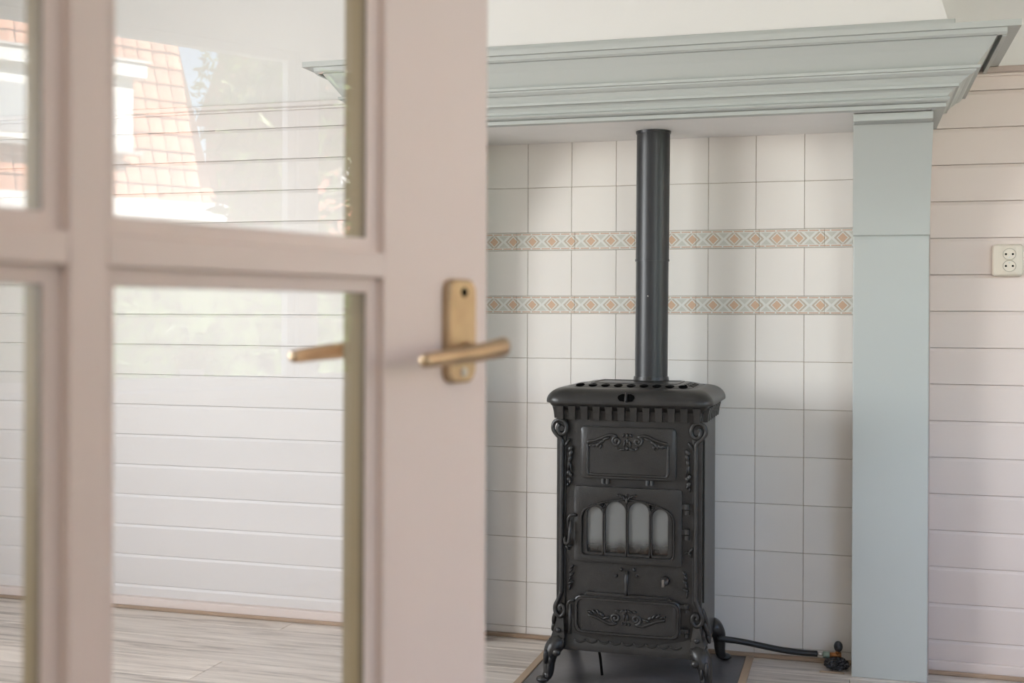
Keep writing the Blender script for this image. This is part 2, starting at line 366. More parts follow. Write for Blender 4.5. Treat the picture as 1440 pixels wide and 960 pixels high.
window('window_1', XR, -2.42, -1.115, .80, 2.12, 'wide garden window in the right wall', 1, 0)
window('window_2', XR, -1.044, -.30, .80, 2.12, 'narrow garden window in the right wall', 1, 0)
window('window_3', XL, -3.58, -1.98, .75, 2.15, 'wide window in the left wall', -1, 0)
fillfr = tag(empty('fill_frame', (1.59, YB-.05, .78)), 'added unseen window frame in front of the back fill lamp', kind='structure')  # unseen frame and pane added around the back fill lamp
for nm, a in (('jamb', (-.73, -.695, 0, 1.34)), ('jamb', (.695, .73, 0, 1.34)), ('head', (-.695, .695, 1.305, 1.34)), ('bottom_rail', (-.695, .695, 0, .035))): box(nm, a[0], a[1], -.03, .02, a[2], a[3], 'winframe', fillfr, bev=.003)  # unseen parts of the added frame at the back fill lamp
box('pane', -.70, .70, -.006, .0, .03, 1.31, 'pane', fillfr, bev=0)  # unseen pane of the added frame
sill = tag(box('trim_4', XR-.16, XR+.028, -3.0, -.25, .765, .798, 'winframe', bev=.004), 'white window sill along the right wall', kind='structure')
tag(box('sun_blocker', XL-2.4, XL-.13, -4.2, .4, 2.45, 2.55, 'winframe', bev=0), 'added unseen slab keeping sun out of the left window', kind='structure')  # out-of-view slab added only to block sun at the left window
# hall behind the camera
HX0, HX1, HY = -1.3, .72, -5.4
tag(box('floor_hall', HX0, HX1, HY, YB-.12, -.1, 0, 'hallfloor', bev=0), 'hall floor behind the doorway', kind='structure')
tag(box('ceiling_hall', HX0, HX1, HY, YB-.10, ZC, ZC+.1, 'plaster', bev=0), 'hall ceiling', kind='structure')
tag(box('wall_hall_left', HX0-.1, HX0, HY, YB-.10, -.1, ZC, 'plaster', bev=0), 'left hall wall', kind='structure')
tag(box('wall_hall_right', HX1, HX1+.1, HY, YB-.10, -.1, ZC, 'plaster', bev=0), 'right hall wall', kind='structure')
tag(box('wall_hall_back', HX0-.1, HX1+.1, HY-.1, HY, -.1, ZC, 'plaster', bev=0), 'rear hall wall', kind='structure')

# chimney breast above the mantel (tapering plaster hood)
bm = bmesh.new()
def breast_ring(z, p_, xr): return [(-1.206-xr, .0, z), (-1.206-xr, -p_, z), (xr, -p_, z), (xr, .0, z)]
bm_loft(bm, [breast_ring(1.8413, .500, .239), breast_ring(ZC, .28, .239-.18)])
cb = tag(finish(bm, 'wall_chimney_breast', 'plaster'), 'tapering white plaster chimney hood above the mantel', kind='structure')
box('base_strip', -1.456, .250, -.516, -.498, 1.8413, 1.862, 'mantel', cb, bev=.002)

# ------------------------------------------------------------------ fireplace surround
fs = tag(empty('fireplace_surround', (-.603, 0, 0)), 'grey-green painted mantelpiece with stepped cornice framing the black stove', 'mantelpiece')
CX = .603
def lvl(p_, z, xr): q = xr+CX; return [(-q, 0, z), (-q, -p_, z), (q, -p_, z), (q, 0, z)]
def mould(name, levels, m='mantel', cap=True):
    bm = bmesh.new(); bm_loft(bm, [lvl(*a) for a in levels]); 
    bmesh.ops.recalc_face_normals(bm, faces=bm.faces)
    return finish(bm, name, m, fs)
# hollow frame under the hood: front board and two ends, so that the white soffit shows
bm = bmesh.new()
bm_box(bm, -.235-CX, .235+CX, -.420, -.388, 1.647, 1.6585, .001)
for s in (-1, 1): bm_box(bm, min(s*(.235+CX), s*(.2+CX)), max(s*(.235+CX), s*(.2+CX)), -.387, -.001, 1.647, 1.6585, .001)
finish(bm, 'bottom_frame', 'mantel', fs)
box('soffit', -.199-CX, .199+CX, -.387, -.001, 1.6495, 1.6585, 'soffit', fs, bev=0)
mould('bead_moulding', [(.437, 1.6590, .232), (.446, 1.6615, .2395), (.450, 1.6655, .2425), (.447, 1.6695, .240), (.440, 1.6715, .236)])
mould('lower_cove', [(.440, 1.6720, .238), (.443, 1.680, .242), (.450, 1.688, .250), (.459, 1.6925, .258)])
mould('middle_fillet', [(.4655, 1.6930, .264), (.4655, 1.7005, .264)])
mould('upper_cove', [(.460, 1.7010, .268), (.464, 1.710, .276), (.470, 1.7185, .288), (.4705, 1.720, .2885)])
mould('ogee', [(.474, 1.7202, .290), (.480, 1.7235, .298), (.4865, 1.7290, .304), (.4875, 1.7335, .306)])
mould('upper_fillet', [(.494, 1.7340, .316), (.494, 1.7420, .316)])
mould('cornice_panel', [(.484, 1.7425, .305), (.4965, 1.762, .319), (.511, 1.785, .336), (.528, 1.8085, .352)])
mould('cornice_core', [(.50, 1.8088, .335), (.50, 1.8250, .335)])
bm = bmesh.new()
bm_loft(bm, [[(-.3745-CX, y, z) for y, z in pr] for pr in [[(-.524, 1.809), (-.536, 1.809), (-.5425, 1.814), (-.5445, 1.8250), (-.524, 1.8250)]]] +
        [[(.3745+CX, y, z) for y, z in [(-.524, 1.809), (-.536, 1.809), (-.5425, 1.814), (-.5445, 1.8250), (-.524, 1.8250)]]])
for s in (-1, 1): bm_box(bm, min(s*(.364+CX), s*(.3745+CX)), max(s*(.364+CX), s*(.3745+CX)), -.524, -.001, 1.806, 1.8250, .001)
finish(bm, 'crown_fillet', 'mantel', fs)
mould('mantel_shelf', [(.556, 1.8252, .407), (.556, 1.8412, .407)])
for s, x0, x1 in ((1, .597, .812), (-1, -.812, -.597)):
    pl = box('pilaster', x0, x1, -.137, -.002, 0, 1.324, 'mantel', fs, bev=.0025, seg=2)
    prof = [(-.002, 1.318), (-.147, 1.318), (-.149, 1.3205), (-.150, 1.326)]
    for i in range(1, 13):
        t = i/12; prof.append((-.150-.150*t**1.8, 1.326+.299*t))
    prof.append((-.002, 1.625))
    bm = bmesh.new(); bm_loft(bm, [[(x, y, z) for y, z in prof] for x in (x0-.001, x1+.001)]); finish(bm, 'console', 'mantel', pl, auto=25)
    box('cap_block', x0-.001, x1-.003, -.362, -.002, 1.6256, 1.6468, 'mantel', pl, bev=.002)
# ------------------------------------------------------------------ glazed door in the foreground
PHI = math.radians(72.836); S = .60
dv = Vector((math.cos(PHI), math.sin(PHI), 0)); nv = Vector((-math.sin(PHI), math.cos(PHI), 0))
DO = Vector((0, -CAM_D, 0)) + nv*S + dv*.043
door = tag(empty('door_1', (DO.x, DO.y, .008), PHI), 'half-open pale pink glazed door with brass lever handle, out of focus in front', kind='structure')
T = .042; DW, DH = .830, 2.02
U0, U1, U2, U3 = .134, .397, .424, .687
ZR = [(.70, 1.108), (1.128, 1.536), (1.556, 1.94)]
dz = -.008
def dbox(name, u0, u1, z0, z1, w0=0, w1=T, m='door', parent=None, bev=.0015): return box(name, u0, u1, w0, w1, z0+dz, z1+dz, m, parent or door, bev=bev, seg=2)
dbox('hinge_stile', 0, U0, .012, DH); dbox('lock_stile', U3, DW, .012, DH)
dbox('top_rail', U0, U3, 1.94, DH); dbox('bottom_rail', U0, U3, .012, .70)
dbox('muntin', U1, U2, .70, 1.94)
for a, b in ((1.108, 1.128), (1.536, 1.556)):
    dbox('glazing_bar', U0, U1, a, b); dbox('glazing_bar', U2, U3, a, b)
BW = .0205
for u0, u1 in ((U0, U1), (U2, U3)):
    for z0, z1 in ZR:
        # front glazing bead: groove then rounded bead, on four sides of the light
        prof = [(0, .0080), (.0100, .0080), (.0114, .0090), (.0116, .0105), (0, .0135)]
        bm = bmesh.new()
        rings = []
        for (cx, cz, sx, sz) in ((u0, z0, 1, 1), (u1, z0, -1, 1), (u1, z1, -1, -1), (u0, z1, 1, -1)):
            rings.append([(cx+sx*a, wv, cz+dz+sz*a) for a, wv in prof])
        bm_loft(bm, rings+[rings[0]], False, False); bmesh.ops.remove_doubles(bm, verts=bm.verts, dist=1e-6)
        bd = finish(bm, 'bead', 'door', door, auto=50)
        # rebate on the far side, khaki
        bm = bmesh.new(); prof = [(-.001, .0220), (.0016, .0220), (.0016, .0415), (-.001, .0415)]; rings = []
        for (cx, cz, sx, sz) in ((u0, z0, 1, 1), (u1, z0, -1, 1), (u1, z1, -1, -1), (u0, z1, 1, -1)):
            rings.append([(cx+sx*a, wv, cz+dz+sz*a) for a, wv in prof])
        bm_loft(bm, rings+[rings[0]], False, False); bmesh.ops.remove_doubles(bm, verts=bm.verts, dist=1e-6)
        finish(bm, 'rebate', 'khaki', door)
        # inner lip of the bead is khaki too (old putty)
        bm = bmesh.new(); prof = [(.0060, .0107), (.0117, .0107), (.0117, .0165), (.0060, .0165)]; rings = []
        for (cx, cz, sx, sz) in ((u0, z0, 1, 1), (u1, z0, -1, 1), (u1, z1, -1, -1), (u0, z1, 1, -1)):
            rings.append([(cx+sx*a, wv, cz+dz+sz*a) for a, wv in prof])
        bm_loft(bm, rings+[rings[0]], False, False); bmesh.ops.remove_doubles(bm, verts=bm.verts, dist=1e-6)
        finish(bm, 'putty', 'putty', door)
        box('pane', u0+.003, u1-.003, .0175, .0215, z0+dz+.003, z1+dz-.003, 'pane', door, bev=0)
# handles: plate, neck, lever; near side and far side
def handle(sign):
    h = empty('handle', (.7835, 0 if sign < 0 else T, 0), 0, door)
    def W(v): return sign*v
    ol = rrect(-.0205, .0205, 1.021+dz, 1.110+dz, .011, 6)
    bm = bmesh.new(); bm_loft(bm, [[(x, W(0), z) for x, z in ol], [(x, W(.0055), z) for x, z in ol], [(x*.90, W(.0075), 1.0655+dz+(z-1.0655-dz)*.955) for x, z in ol]]); finish(bm, 'plate', 'brass', h, auto=35)
    zs = 1.047+dz
    tube('neck', [(.004, W(.004), zs), (.004, W(.020), zs), (.0035, W(.036), zs+.002), (.001, W(.046), zs+.0035)], [.0100, .0078, .0070, .0070], 'brass', h, 14)
    pts = smoothpath([(.007, W(.0455), zs+.006), (-.01, W(.048), zs+.0045), (-.045, W(.0485), zs+.001), (-.080, W(.048), zs-.001), (-.108, W(.047), zs-.003)], 5)
    rr = [.0076-.0028*i/(len(pts)-1) for i in range(len(pts))]; rr[0] = .0066; rr[-1] = .0040
    tube('lever', pts, rr, 'brass', h, 14, (.85, 1.15))
    for zz, mm in ((1.0985, 'black'), (1.0305, 'steel')):
        bm = bmesh.new(); bmesh.ops.create_cone(bm, cap_ends=True, segments=14, radius1=.0042, radius2=.0038, depth=.0014, matrix=Matrix.Translation((.001, W(.0079), zz+dz)) @ Matrix.Rotation(PI/2, 4, 'X')); finish(bm, 'screw', mm, h)
handle(-1); handle(1)
# door frame
dfm = tag(empty('door_2', ((DX0+DX1)/2, YB, 0)), 'painted door frame around the doorway', kind='structure')
hw = (DX1-DX0)/2
box('jamb', -hw, -hw+.012, -.10, 0, 0, 2.05, 'door', dfm); box('jamb', hw-.012, hw, -.10, 0, 0, 2.05, 'door', dfm); box('head', -hw+.012, hw-.012, -.10, 0, 2.032, 2.05, 'door', dfm)
# ------------------------------------------------------------------ cast-iron stove
st = tag(empty('stove', (-.630, -.280, .0036)), 'black cast-iron stove with arched glass door and scroll ornaments on curved legs', 'stove')
def BOW(x): return -.143-.013*(1-min(1, abs(x)/.22)**2)
def F(x, z, o=0): return (x, BOW(x)-o, z)
def bend(bm):
    for i in range(-9, 10):
        bmesh.ops.bisect_plane(bm, geom=bm.verts[:]+bm.edges[:]+bm.faces[:], plane_co=(i*.022, 0, 0), plane_no=(1, 0, 0))
    for v in bm.verts: v.co.y = BOW(v.co.x)-v.co.y          # y held the outward offset
def slab(name, outline, o0, o1, m='iron', parent=None, chamfer=.003):
    """panel on the bowed front: outline (x,z), from offset o0 to o1, chamfered face edge"""
    cx = sum(a for a, b in outline)/len(outline); cz = sum(b for a, b in outline)/len(outline)
    hx = max(abs(a-cx) for a, b in outline); hz = max(abs(b-cz) for a, b in outline)
    ins = [(cx+(a-cx)*(1-chamfer/hx), cz+(b-cz)*(1-chamfer/hz)) for a, b in outline]
    bm = bmesh.new(); bm_loft(bm, [[(a, o0, b) for a, b in outline], [(a, o1-chamfer*.7, b) for a, b in outline], [(a, o1, b) for a, b in ins]])
    bend(bm); return finish(bm, name, m, parent or st, auto=30)
def resample(poly, c, N=96):
    """radial resample of a star-shaped polygon about c"""
    out = []
    for k in range(N):
        a = 2*PI*k/N; dx, dz_ = math.cos(a), math.sin(a); best = 1e9
        for i in range(len(poly)):
            (x1, z1), (x2, z2) = poly[i], poly[(i+1) % len(poly)]
            ex, ez = x2-x1, z2-z1; det = dx*(-ez)+ex*dz_
            if abs(det) < 1e-12: continue
            t = ((x1-c[0])*(-ez)+ex*(z1-c[1]))/det; s_ = (dx*(z1-c[1])-dz_*(x1-c[0]))/det
            if t > 0 and -1e-9 <= s_ <= 1+1e-9: best = min(best, t)
        out.append((c[0]+dx*best, c[1]+dz_*best))
    return out
def ring(name, outer, inner, c, o0, o1, m='iron', parent=None, N=96, ch=0):
    A, B = resample(outer, c, N), resample(inner, c, N)
    bm = bmesh.new()
    def I(p_, q_, t): return (p_[0]+(q_[0]-p_[0])*t, p_[1]+(q_[1]-p_[1])*t)
    rs = [[(a, o0, b) for a, b in A], [(a, o1-ch, b) for a, b in A]]
    if ch: rs.append([(I(a, b, .18)[0], o1, I(a, b, .18)[1]) for a, b in zip(A, B)]); rs.append([(I(a, b, .82)[0], o1, I(a, b, .82)[1]) for a, b in zip(A, B)])
    rs += [[(a, o1-ch, b) for a, b in B], [(a, o0, b) for a, b in B]]
    bm_loft(bm, rs+[rs[0]], False, False); bmesh.ops.remove_doubles(bm, verts=bm.verts, dist=1e-7)
    for v in bm.verts: v.co.y = BOW(v.co.x)-v.co.y
    return finish(bm, name, m, parent or st, auto=30)
def fpath(pts, o, k=5):
    """smooth path on the bowed front"""
    return [F(p_.x, p_.z, o) for p_ in smoothpath([(a, 0, b) for a, b in pts], k)]
def ftube(name, pts, r, o, parent, k=5, m='iron', n=7): return tube(name, fpath(pts, o, k), r, m, parent, n)
def spiral(cx, cz, r_a, r_b, a0, turns, n=16):
    return [(cx+(r_a+(r_b-r_a)*i/n)*math.cos(a0+turns*2*PI*i/n), cz+(r_a+(r_b-r_a)*i/n)*math.sin(a0+turns*2*PI*i/n)) for i in range(n+1)]
def leaves(name, items, parent, m='iron', o=.0065):
    """relief leaves: (x, z, length, width, angle deg)"""
    bm = bmesh.new()
    for x, z, L, Wd, a in items:
        ellipsoid(bm, F(x, z, o), (L/2, .0062, Wd/2*1.12), Matrix.Rotation(-math.radians(a), 3, 'Y'))
    return finish(bm, name, m, parent, smooth=True)
# body shell: sides, back, floor, top; open front closed by the front plate
FW, BY = .2135, .175
bm = bmesh.new()
for s in (-1, 1): bm_box(bm, min(s*FW, s*(FW-.012)), max(s*FW, s*(FW-.012)), -.142, BY, .095, .80, .003)
bm_box(bm, -FW+.012, FW-.012, BY-.012, BY, .095, .80); bm_box(bm, -FW+.012, FW-.012, -.13, BY-.012, .095, .115); bm_box(bm, -FW+.012, FW-.012, -.13, BY-.012, .775, .80)
finish(bm, 'body_shell', 'iron', st)
ARC = [(-.131, .378), (.131, .378), (.133, .395), (.133, .487), (.128, .503), (.116, .514), (.09, .525), (.05, .536), (0, .5425), (-.05, .536), (-.09, .525), (-.116, .514), (-.128, .503), (-.133, .487), (-.133, .395)]
ARCC = (0, .45)
ring('front_plate', [(-FW, .10), (FW, .10), (FW, .768), (-FW, .768)], [(a*1.03, .45+(b-.45)*1.04) for a, b in ARC], ARCC, -.012, 0, N=120)
box('firebox_back', -.19, .19, .02, .03, .34, .62, 'liner', st, bev=0)
box('fire_grate', -.19, .19, -.125, .02, .352, .366, 'liner', st, bev=0)
crn = random.Random(5)
for i in range(16):
    bm = bmesh.new(); r = crn.uniform(.012, .022); bmesh.ops.create_icosphere(bm, subdivisions=2, radius=r)
    for v in bm.verts: v.co *= crn.uniform(.75, 1.2)
    finish(bm, 'coal', 'coal', st, smooth=True, loc=(crn.uniform(-.12, .12), crn.uniform(-.115, -.06), .366+r*.7))
# top plate: domed rim, raised grate
TY = .012
def rr3(a, b, r, z, k=6): return [(x, TY+y, z) for x, y in rrect(-a, a, -b, b, r, k)]
rings = [rr3(.236, .196, .045, .8175), rr3(.2445, .2045, .05, .8180), rr3(.2455, .2055, .05, .8215)]
for i in range(1, 9):
    t = i/8*PI/2; ins = .052*(1-math.cos(t)); rings.append(rr3(.2455-ins, .2055-ins, .05-.012*i/8, .8215+.0415*math.sin(t)))
rings += [rr3(.1885, .1485, .036, .8625), rr3(.186, .146, .034, .8585)]
bm = bmesh.new(); bm_loft(bm, rings, True, True); tp = finish(bm, 'top_plate', 'iron', st, auto=40)
bm = bmesh.new()
def flat_ring(bm, o_, i_, z0, z1):
    rs = [[(x, TY+y, z) for x, y in pp] for pp, z in ((o_, z0), (o_, z1), (i_, z1), (i_, z0))]
    bm_loft(bm, rs+[rs[0]], False, False); bmesh.ops.remove_doubles(bm, verts=bm.verts, dist=1e-7)
# raised vent frame: sloped band all round, lid in the middle
GZ0, GZ1 = .8605, .8725
def gz(t): return GZ0+(GZ1-GZ0)*math.sin(t*PI/2)**.9 if t > 0 else GZ0
grs = [rr3(.186-.050*t, .146-.050*t, .030-.014*t, gz(t)) for t in (0, .08, .3, .55, .8, 1)]
bm_loft(bm, [rr3(.186, .146, .030, .857)]+grs, True, True)
gr = finish(bm, 'top_grate', 'iron', st, auto=40)
hm = None
def vent(x, y, rz, sl=-.25):
    global hm
    if hm is None:
        b_ = bmesh.new(); bmesh.ops.create_circle(b_, cap_ends=True, segments=14, radius=1)
        for v in b_.verts: v.co = Vector((v.co.x*.0135, v.co.y*.0150, .0004))
        g = bmesh.ops.extrude_face_region(b_, geom=b_.faces[:]); 
        for v in [q for q in g['geom'] if isinstance(q, bmesh.types.BMVert)]: v.co.z -= .004
        o = finish(b_, 'vent_hole', 'black', gr); hm = o.data
    else: o = link('vent_hole', hm, None, gr)
    o.location = (x, TY+y, .8700); o.rotation_euler = (0, 0, rz)
    o.rotation_mode = 'XYZ'; o.rotation_euler = Matrix.Rotation(rz, 4, 'Z').to_3x3().to_4x4().to_euler()
    o.matrix_local = Matrix.Translation((x, TY+y, .8683)) @ Matrix.Rotation(rz, 4, 'Z') @ Matrix.Rotation(math.radians(14), 4, 'X')
for k in range(9): vent(-.152+.038*k, -.1230, 0)
for k in range(4):
    vent(.163, -.075+.040*k, PI/2); vent(-.163, -.075+.040*k, -PI/2)
bm = bmesh.new(); flat_ring(bm, rrect(-.130, .130, -.090, .090, .012), rrect(-.122, .122, -.082, .082, .008), GZ1-.001, GZ1+.002); finish(bm, 'lid_rim', 'iron', gr)
# notches in the rim, front centre
for s in (-1, 1):
    ol = [(s*.005, .848), (s*.012, .8485), (s*.022, .844), (s*.0245, .838), (s*.018, .829), (s*.005, .8275)]
    bm = bmesh.new(); bm_loft(bm, [[(a, -.170, b) for a, b in ol], [(a, -.1985+ (b-.8215)*.30, b) for a, b in ol]]); finish(bm, 'rim_notch', 'black', tp)
bm = bmesh.new(); bm_tube(bm, [(0, -.1985, .826), (0, -.1965, .834), (0, -.1935, .843), (0, -.186, .852)], .0040, 6); finish(bm, 'rim_rib', 'iron', tp, smooth=True)
# frieze with dentils
bm = bmesh.new(); bm_loft(bm, [rr3(.2110, .1655, .012, .7685), rr3(.2115, .1660, .012, .772), rr3(.2135, .1685, .012, .796), rr3(.229, .184, .012, .8105), rr3(.232, .188, .012, .8174)])
fz = finish(bm, 'frieze', 'iron', st, auto=35)
dm = None
for i in range(12):
    x = -.200+.400*i/11
    if dm is None:
        bm = bmesh.new(); bm_loft(bm, [[(a, -.002, .7690) for a in (-.0092, .0092)]+[(a, .012, .7690) for a in (.0092, -.0092)], [(a, -.0115, .7695) for a in (-.0092, .0092)]+[(a, .012, .7695) for a in (.0092, -.0092)], [(a, -.0140, .790) for a in (-.0092, .0092)]+[(a, .012, .790) for a in (.0092, -.0092)], [(a, -.0185, .809) for a in (-.0110, .0110)]+[(a, .012, .809) for a in (.0110, -.0110)]])
        d_ = finish(bm, 'dentil', 'iron', fz, loc=(x, TY-.1735+.004, 0)); dm = d_.data
    else: link('dentil', dm, None, fz, (x, TY-.1735+.004, 0))
for s in (-1, 1):
    for j in range(7):
        o = link('dentil', dm, None, fz, (s*(.2185-.004), TY-.135+.045*j, 0)); o.rotation_euler.z = s*PI/2
# corner columns with volutes
for s in (-1, 1):
    cb_ = slab('corner_strip', [(min(s*.2135, s*.186), .16), (max(s*.2135, s*.186), .16), (max(s*.2135, s*.186), .768), (min(s*.2135, s*.186), .768)], 0, .006, chamfer=.002)
    path = [(s*.190, .7215), (s*.185, .735)] ; ring_ = [(s*(.2035-.0205*math.cos(t)), .744+.0205*math.sin(t)) for t in [i*PI/8 for i in range(0, 16)]]
    pts = [(s*.196, .700), (s*.1965, .66), (s*.197, .40), (s*.197, .275), (s*.1985, .258), (s*.207, .236), (s*.2155, .217), (s*.213, .198), (s*.200, .189), (s*.189, .199), (s*.188, .214), (s*.196, .223), (s*.203, .215), (s*.200, .207)]
    top = [(s*.2035, .741), (s*.200, .750), (s*.194, .742), (s*.199, .727), (s*.210, .7275), (s*.2215, .742), (s*.217, .760), (s*.203, .7665), (s*.189, .760), (s*.183, .744), (s*.1865, .729), (s*.1975, .718), (s*.2145, .7135)] if False else \
          [(s*.1965, .700), (s*.200, .711), (s*.212, .722), (s*.2235, .738), (s*.2215, .756), (s*.208, .7665), (s*.192, .764), (s*.183, .750), (s*.185, .733), (s*.195, .725), (s*.206, .730), (s*.209, .744), (s*.203, .753)]
    ftube('column_rod', pts[::-1]+top[1:], .0065, .011, st, 5)
    bm = bmesh.new(); bm_tube(bm, [F(s*.1985, .742, .004), F(s*.1985, .742, .013)], .0085, 12); finish(bm, 'volute_eye', 'iron', st)
    leaves('leaf_drop', [(s*.182, .700, .034, .008, 125 if s > 0 else 55), (s*.172, .683, .022, .012, 60 if s < 0 else 120), (s*.171, .668, .026, .012, 75 if s < 0 else 105), (s*.173, .652, .026, .011, 80 if s < 0 else 100), (s*.176, .635, .030, .008, 88), (s*.170, .630, .034, .005, 100 if s < 0 else 80),
                         (s*.177, .612, .020, .012, 70), (s*.171, .607, .018, .010, 110), (s*.176, .592, .018, .012, 90), (s*.179, .577, .016, .006, 90), (s*.172, .585, .016, .006, 80)], st)
    leaves('leaf_sprig', [(s*.165, .337, .016, .007, 50 if s < 0 else 130), (s*.169, .326, .018, .006, 60 if s < 0 else 120), (s*.167, .313, .018, .008, 40 if s < 0 else 140), (s*.171, .302, .018, .006, 70 if s < 0 else 110), (s*.169, .290, .020, .007, 20 if s < 0 else 160), (s*.172, .276, .022, .006, 85)], st)
    leaves('leaf_spray', [(s*.183, .405, .022, .008, 45), (s*.180, .392, .020, .008, 120), (s*.172, .398, .016, .006, 20)], st)
# upper door
def zoff(pts, dzz): return [(a, b+dzz) for a, b in pts]
ud = slab('upper_door', rrect(-.140, .140, .599, .751, .014), 0, .012)
ftube('door_border', [(-.1175, .704), (-.1175, .66), (-.1175, .625), (-.1165, .617), (-.113, .613), (-.105, .612), (0, .612), (.105, .612), (.113, .613), (.1165, .617), (.1175, .625), (.1175, .66), (.1175, .704)], .0045, .0125, ud, 4)
for s in (-1, 1):
    ftube('scroll', [(s*.1175, .703), (s*.112, .708), (s*.098, .710), (s*.075, .719), (s*.052, .7285), (s*.034, .726)]+spiral(s*.031, .7105, .0135, .003, math.radians(75 if s > 0 else 105), -1.4*s, 14), .0046, .0135, ud, 3)
    leaves('acanthus', [(s*.062, .717, .026, .008, 20 if s < 0 else 160), (s*.075, .708, .020, .009, 35 if s < 0 else 145), (s*.085, .700, .024, .009, 50 if s < 0 else 130), (s*.096, .698, .022, .008, 35 if s < 0 else 145), (s*.106, .698, .020, .007, 20 if s < 0 else 160), (s*.078, .694, .016, .007, 75 if s < 0 else 105)], ud, o=.0135)
    bm = bmesh.new()
    for q in (-.0065, .0065): bm_tube(bm, [F(s*.065+q, .600, .010), F(s*.065+q, .586, .010)], .0055, 8)
    finish(bm, 'hinge_lug', 'iron', ud)
leaves('palmette', [(0, .727, .016, .009, 90), (-.011, .728, .014, .007, 55), (.011, .728, .014, .007, 125), (0, .712, .020, .008, 90), (-.008, .704, .022, .007, 75), (.008, .704, .022, .007, 105), (0, .690, .014, .010, 90), (-.014, .687, .022, .007, 5), (.014, .687, .022, .007, 175), (-.028, .690, .014, .007, 150), (.028, .690, .014, .007, 30)], ud, o=.0135)
# arched glass door
gdO = rrect(-.1575, .1575, .356, .576, .007, 3)
gd = ring('glass_door', gdO, ARC, ARCC, 0, .016, N=120, ch=.002)
ring('arch_rim', [(a*1.035, .45+(b-.45)*1.045) for a, b in ARC], ARC, ARCC, .016, .0215, parent=gd, N=120, ch=.003)
panes = [(-.0955, .387, .0225, .518), (-.0338, .387, .0295, .5355), (.0338, .387, .0295, .5355), (.0955, .387, .0225, .518)]
cuts = [-.134, -.0685, 0, .0685, .134]
ARCr = resample(ARC, ARCC, 360)
for k, (cx, zb, hw_, zt) in enumerate(panes):
    pin = [(cx-hw_, zb), (cx+hw_, zb)]+[(cx+hw_*math.cos(t), zt-hw_+hw_*math.sin(t)) for t in [PI*i/14 for i in range(15)]]
    x0, x1 = cuts[k], cuts[k+1]
    def topz(x):
        best = 0
        for i in range(len(ARC)):
            (ax, az), (bx_, bz) = ARC[i], ARC[(i+1) % len(ARC)]
            if min(ax, bx_)-1e-9 <= x <= max(ax, bx_)+1e-9 and az > .45 and bz > .45 and abs(ax-bx_) > 1e-6: best = max(best, az+(bz-az)*(x-ax)/(bx_-ax))
        return best or .48
    n_ = 10; xs = [x1+(x0-x1)*i/n_ for i in range(n_+1)]
    cell = [(x0, .377), (x1, .377)]+[(max(-.1325, min(.1325, x)), topz(max(-.1325, min(.1325, x)))) for x in xs]
    ring('pane_frame', cell, pin, (cx, .455), .004, .0135, parent=gd, N=64, ch=.003)
    bm = bmesh.new(); bm_loft(bm, [[(x*1.0+(0), .002, z) for x, z in [(cx+(a-cx)*1.08, .455+(b-.455)*1.03) for a, b in pin]], [(x, .005, z) for x, z in [(cx+(a-cx)*1.08, .455+(b-.455)*1.03) for a, b in pin]]]); bend(bm)
    finish(bm, 'pane', 'soot', gd)
for s in (-1, 1): leaves('spandrel_leaf', [(s*.069, .508, .018, .005, 90), (s*.075, .519, .014, .006, 40 if s > 0 else 140), (s*.066, .521, .012, .005, 120 if s > 0 else 60)], gd, o=.015)
leaves('crest_leaf', [(0, .540, .026, .008, 90), (-.007, .548, .020, .006, 120), (.007, .548, .020, .006, 60), (-.016, .553, .018, .006, 145), (.016, .553, .018, .006, 35), (-.024, .556, .012, .006, 165), (.024, .556, .012, .006, 15), (0, .556, .012, .006, 90)], gd, o=.019)
# glass door latch handle (left) and hinges (right)
lt = tube('latch_hook', [F(a, b, o) for a, b, o in ((-.150, .490, .014), (-.158, .493, .022), (-.168, .489, .024), (-.174, .478, .022), (-.1745, .462, .016), (-.1745, .446, .010))], .005, 'iron', st, 8)
tube('latch_lever', [F(a, b, o) for a, b, o in ((-.165, .474, .026), (-.166, .450, .030), (-.167, .428, .032), (-.169, .414, .030), (-.176, .4065, .026), (-.184, .408, .020), (-.187, .417, .014), (-.184, .424, .010))], [.004, .005, .0055, .0055, .005, .005, .005, .0045], 'iron', lt, 8)
for zc in (.521, .449):
    hg = empty('hinge', (0, 0, 0), 0, st)
    for q in (0, 1):
        bm = bmesh.new(); bm_tube(bm, [F(.172, zc+.016-q*.018, .010), F(.172, zc+.001-q*.016, .010)], .0085 if q == 0 else .0075, 10); finish(bm, 'knuckle', 'iron', hg, auto=40)
    slab('leaf', rrect(.150, .172, zc, zc+.015, .002, 2), .006, .013, parent=hg, chamfer=.001)
# damper lever and knobs
dl = tube('damper_lever', [F(0, .336, .010), F(0, .322, .016), F(0, .309, .020), F(0, .300, .021), F(0, .285, .022), F(0, .268, .023)], [.0065, .0062, .0075, .0055, .0045, .0062], 'iron', st, 10)
for x, z, r in ((-.018, .338, .0055), (-.033, .319, .005), (.020, .339, .0055), (.028, .323, .004)):
    bm = bmesh.new(); ellipsoid(bm, F(x, z, .003), (r, .006, r)); finish(bm, 'rivet', 'iron', st, smooth=True)
kb = tube('control_knob', [F(.110, .313, 0), F(.110, .313, .008), F(.110, .312, .010), F(.110, .311, .028)], [.0135, .0135, .0105, .0095], 'iron', st, 14)
bm = bmesh.new(); bm_box(bm, .1035, .1115, BOW(.11)-.033, BOW(.11)-.026, .300, .322, .0015); finish(bm, 'grip', 'worn', kb)
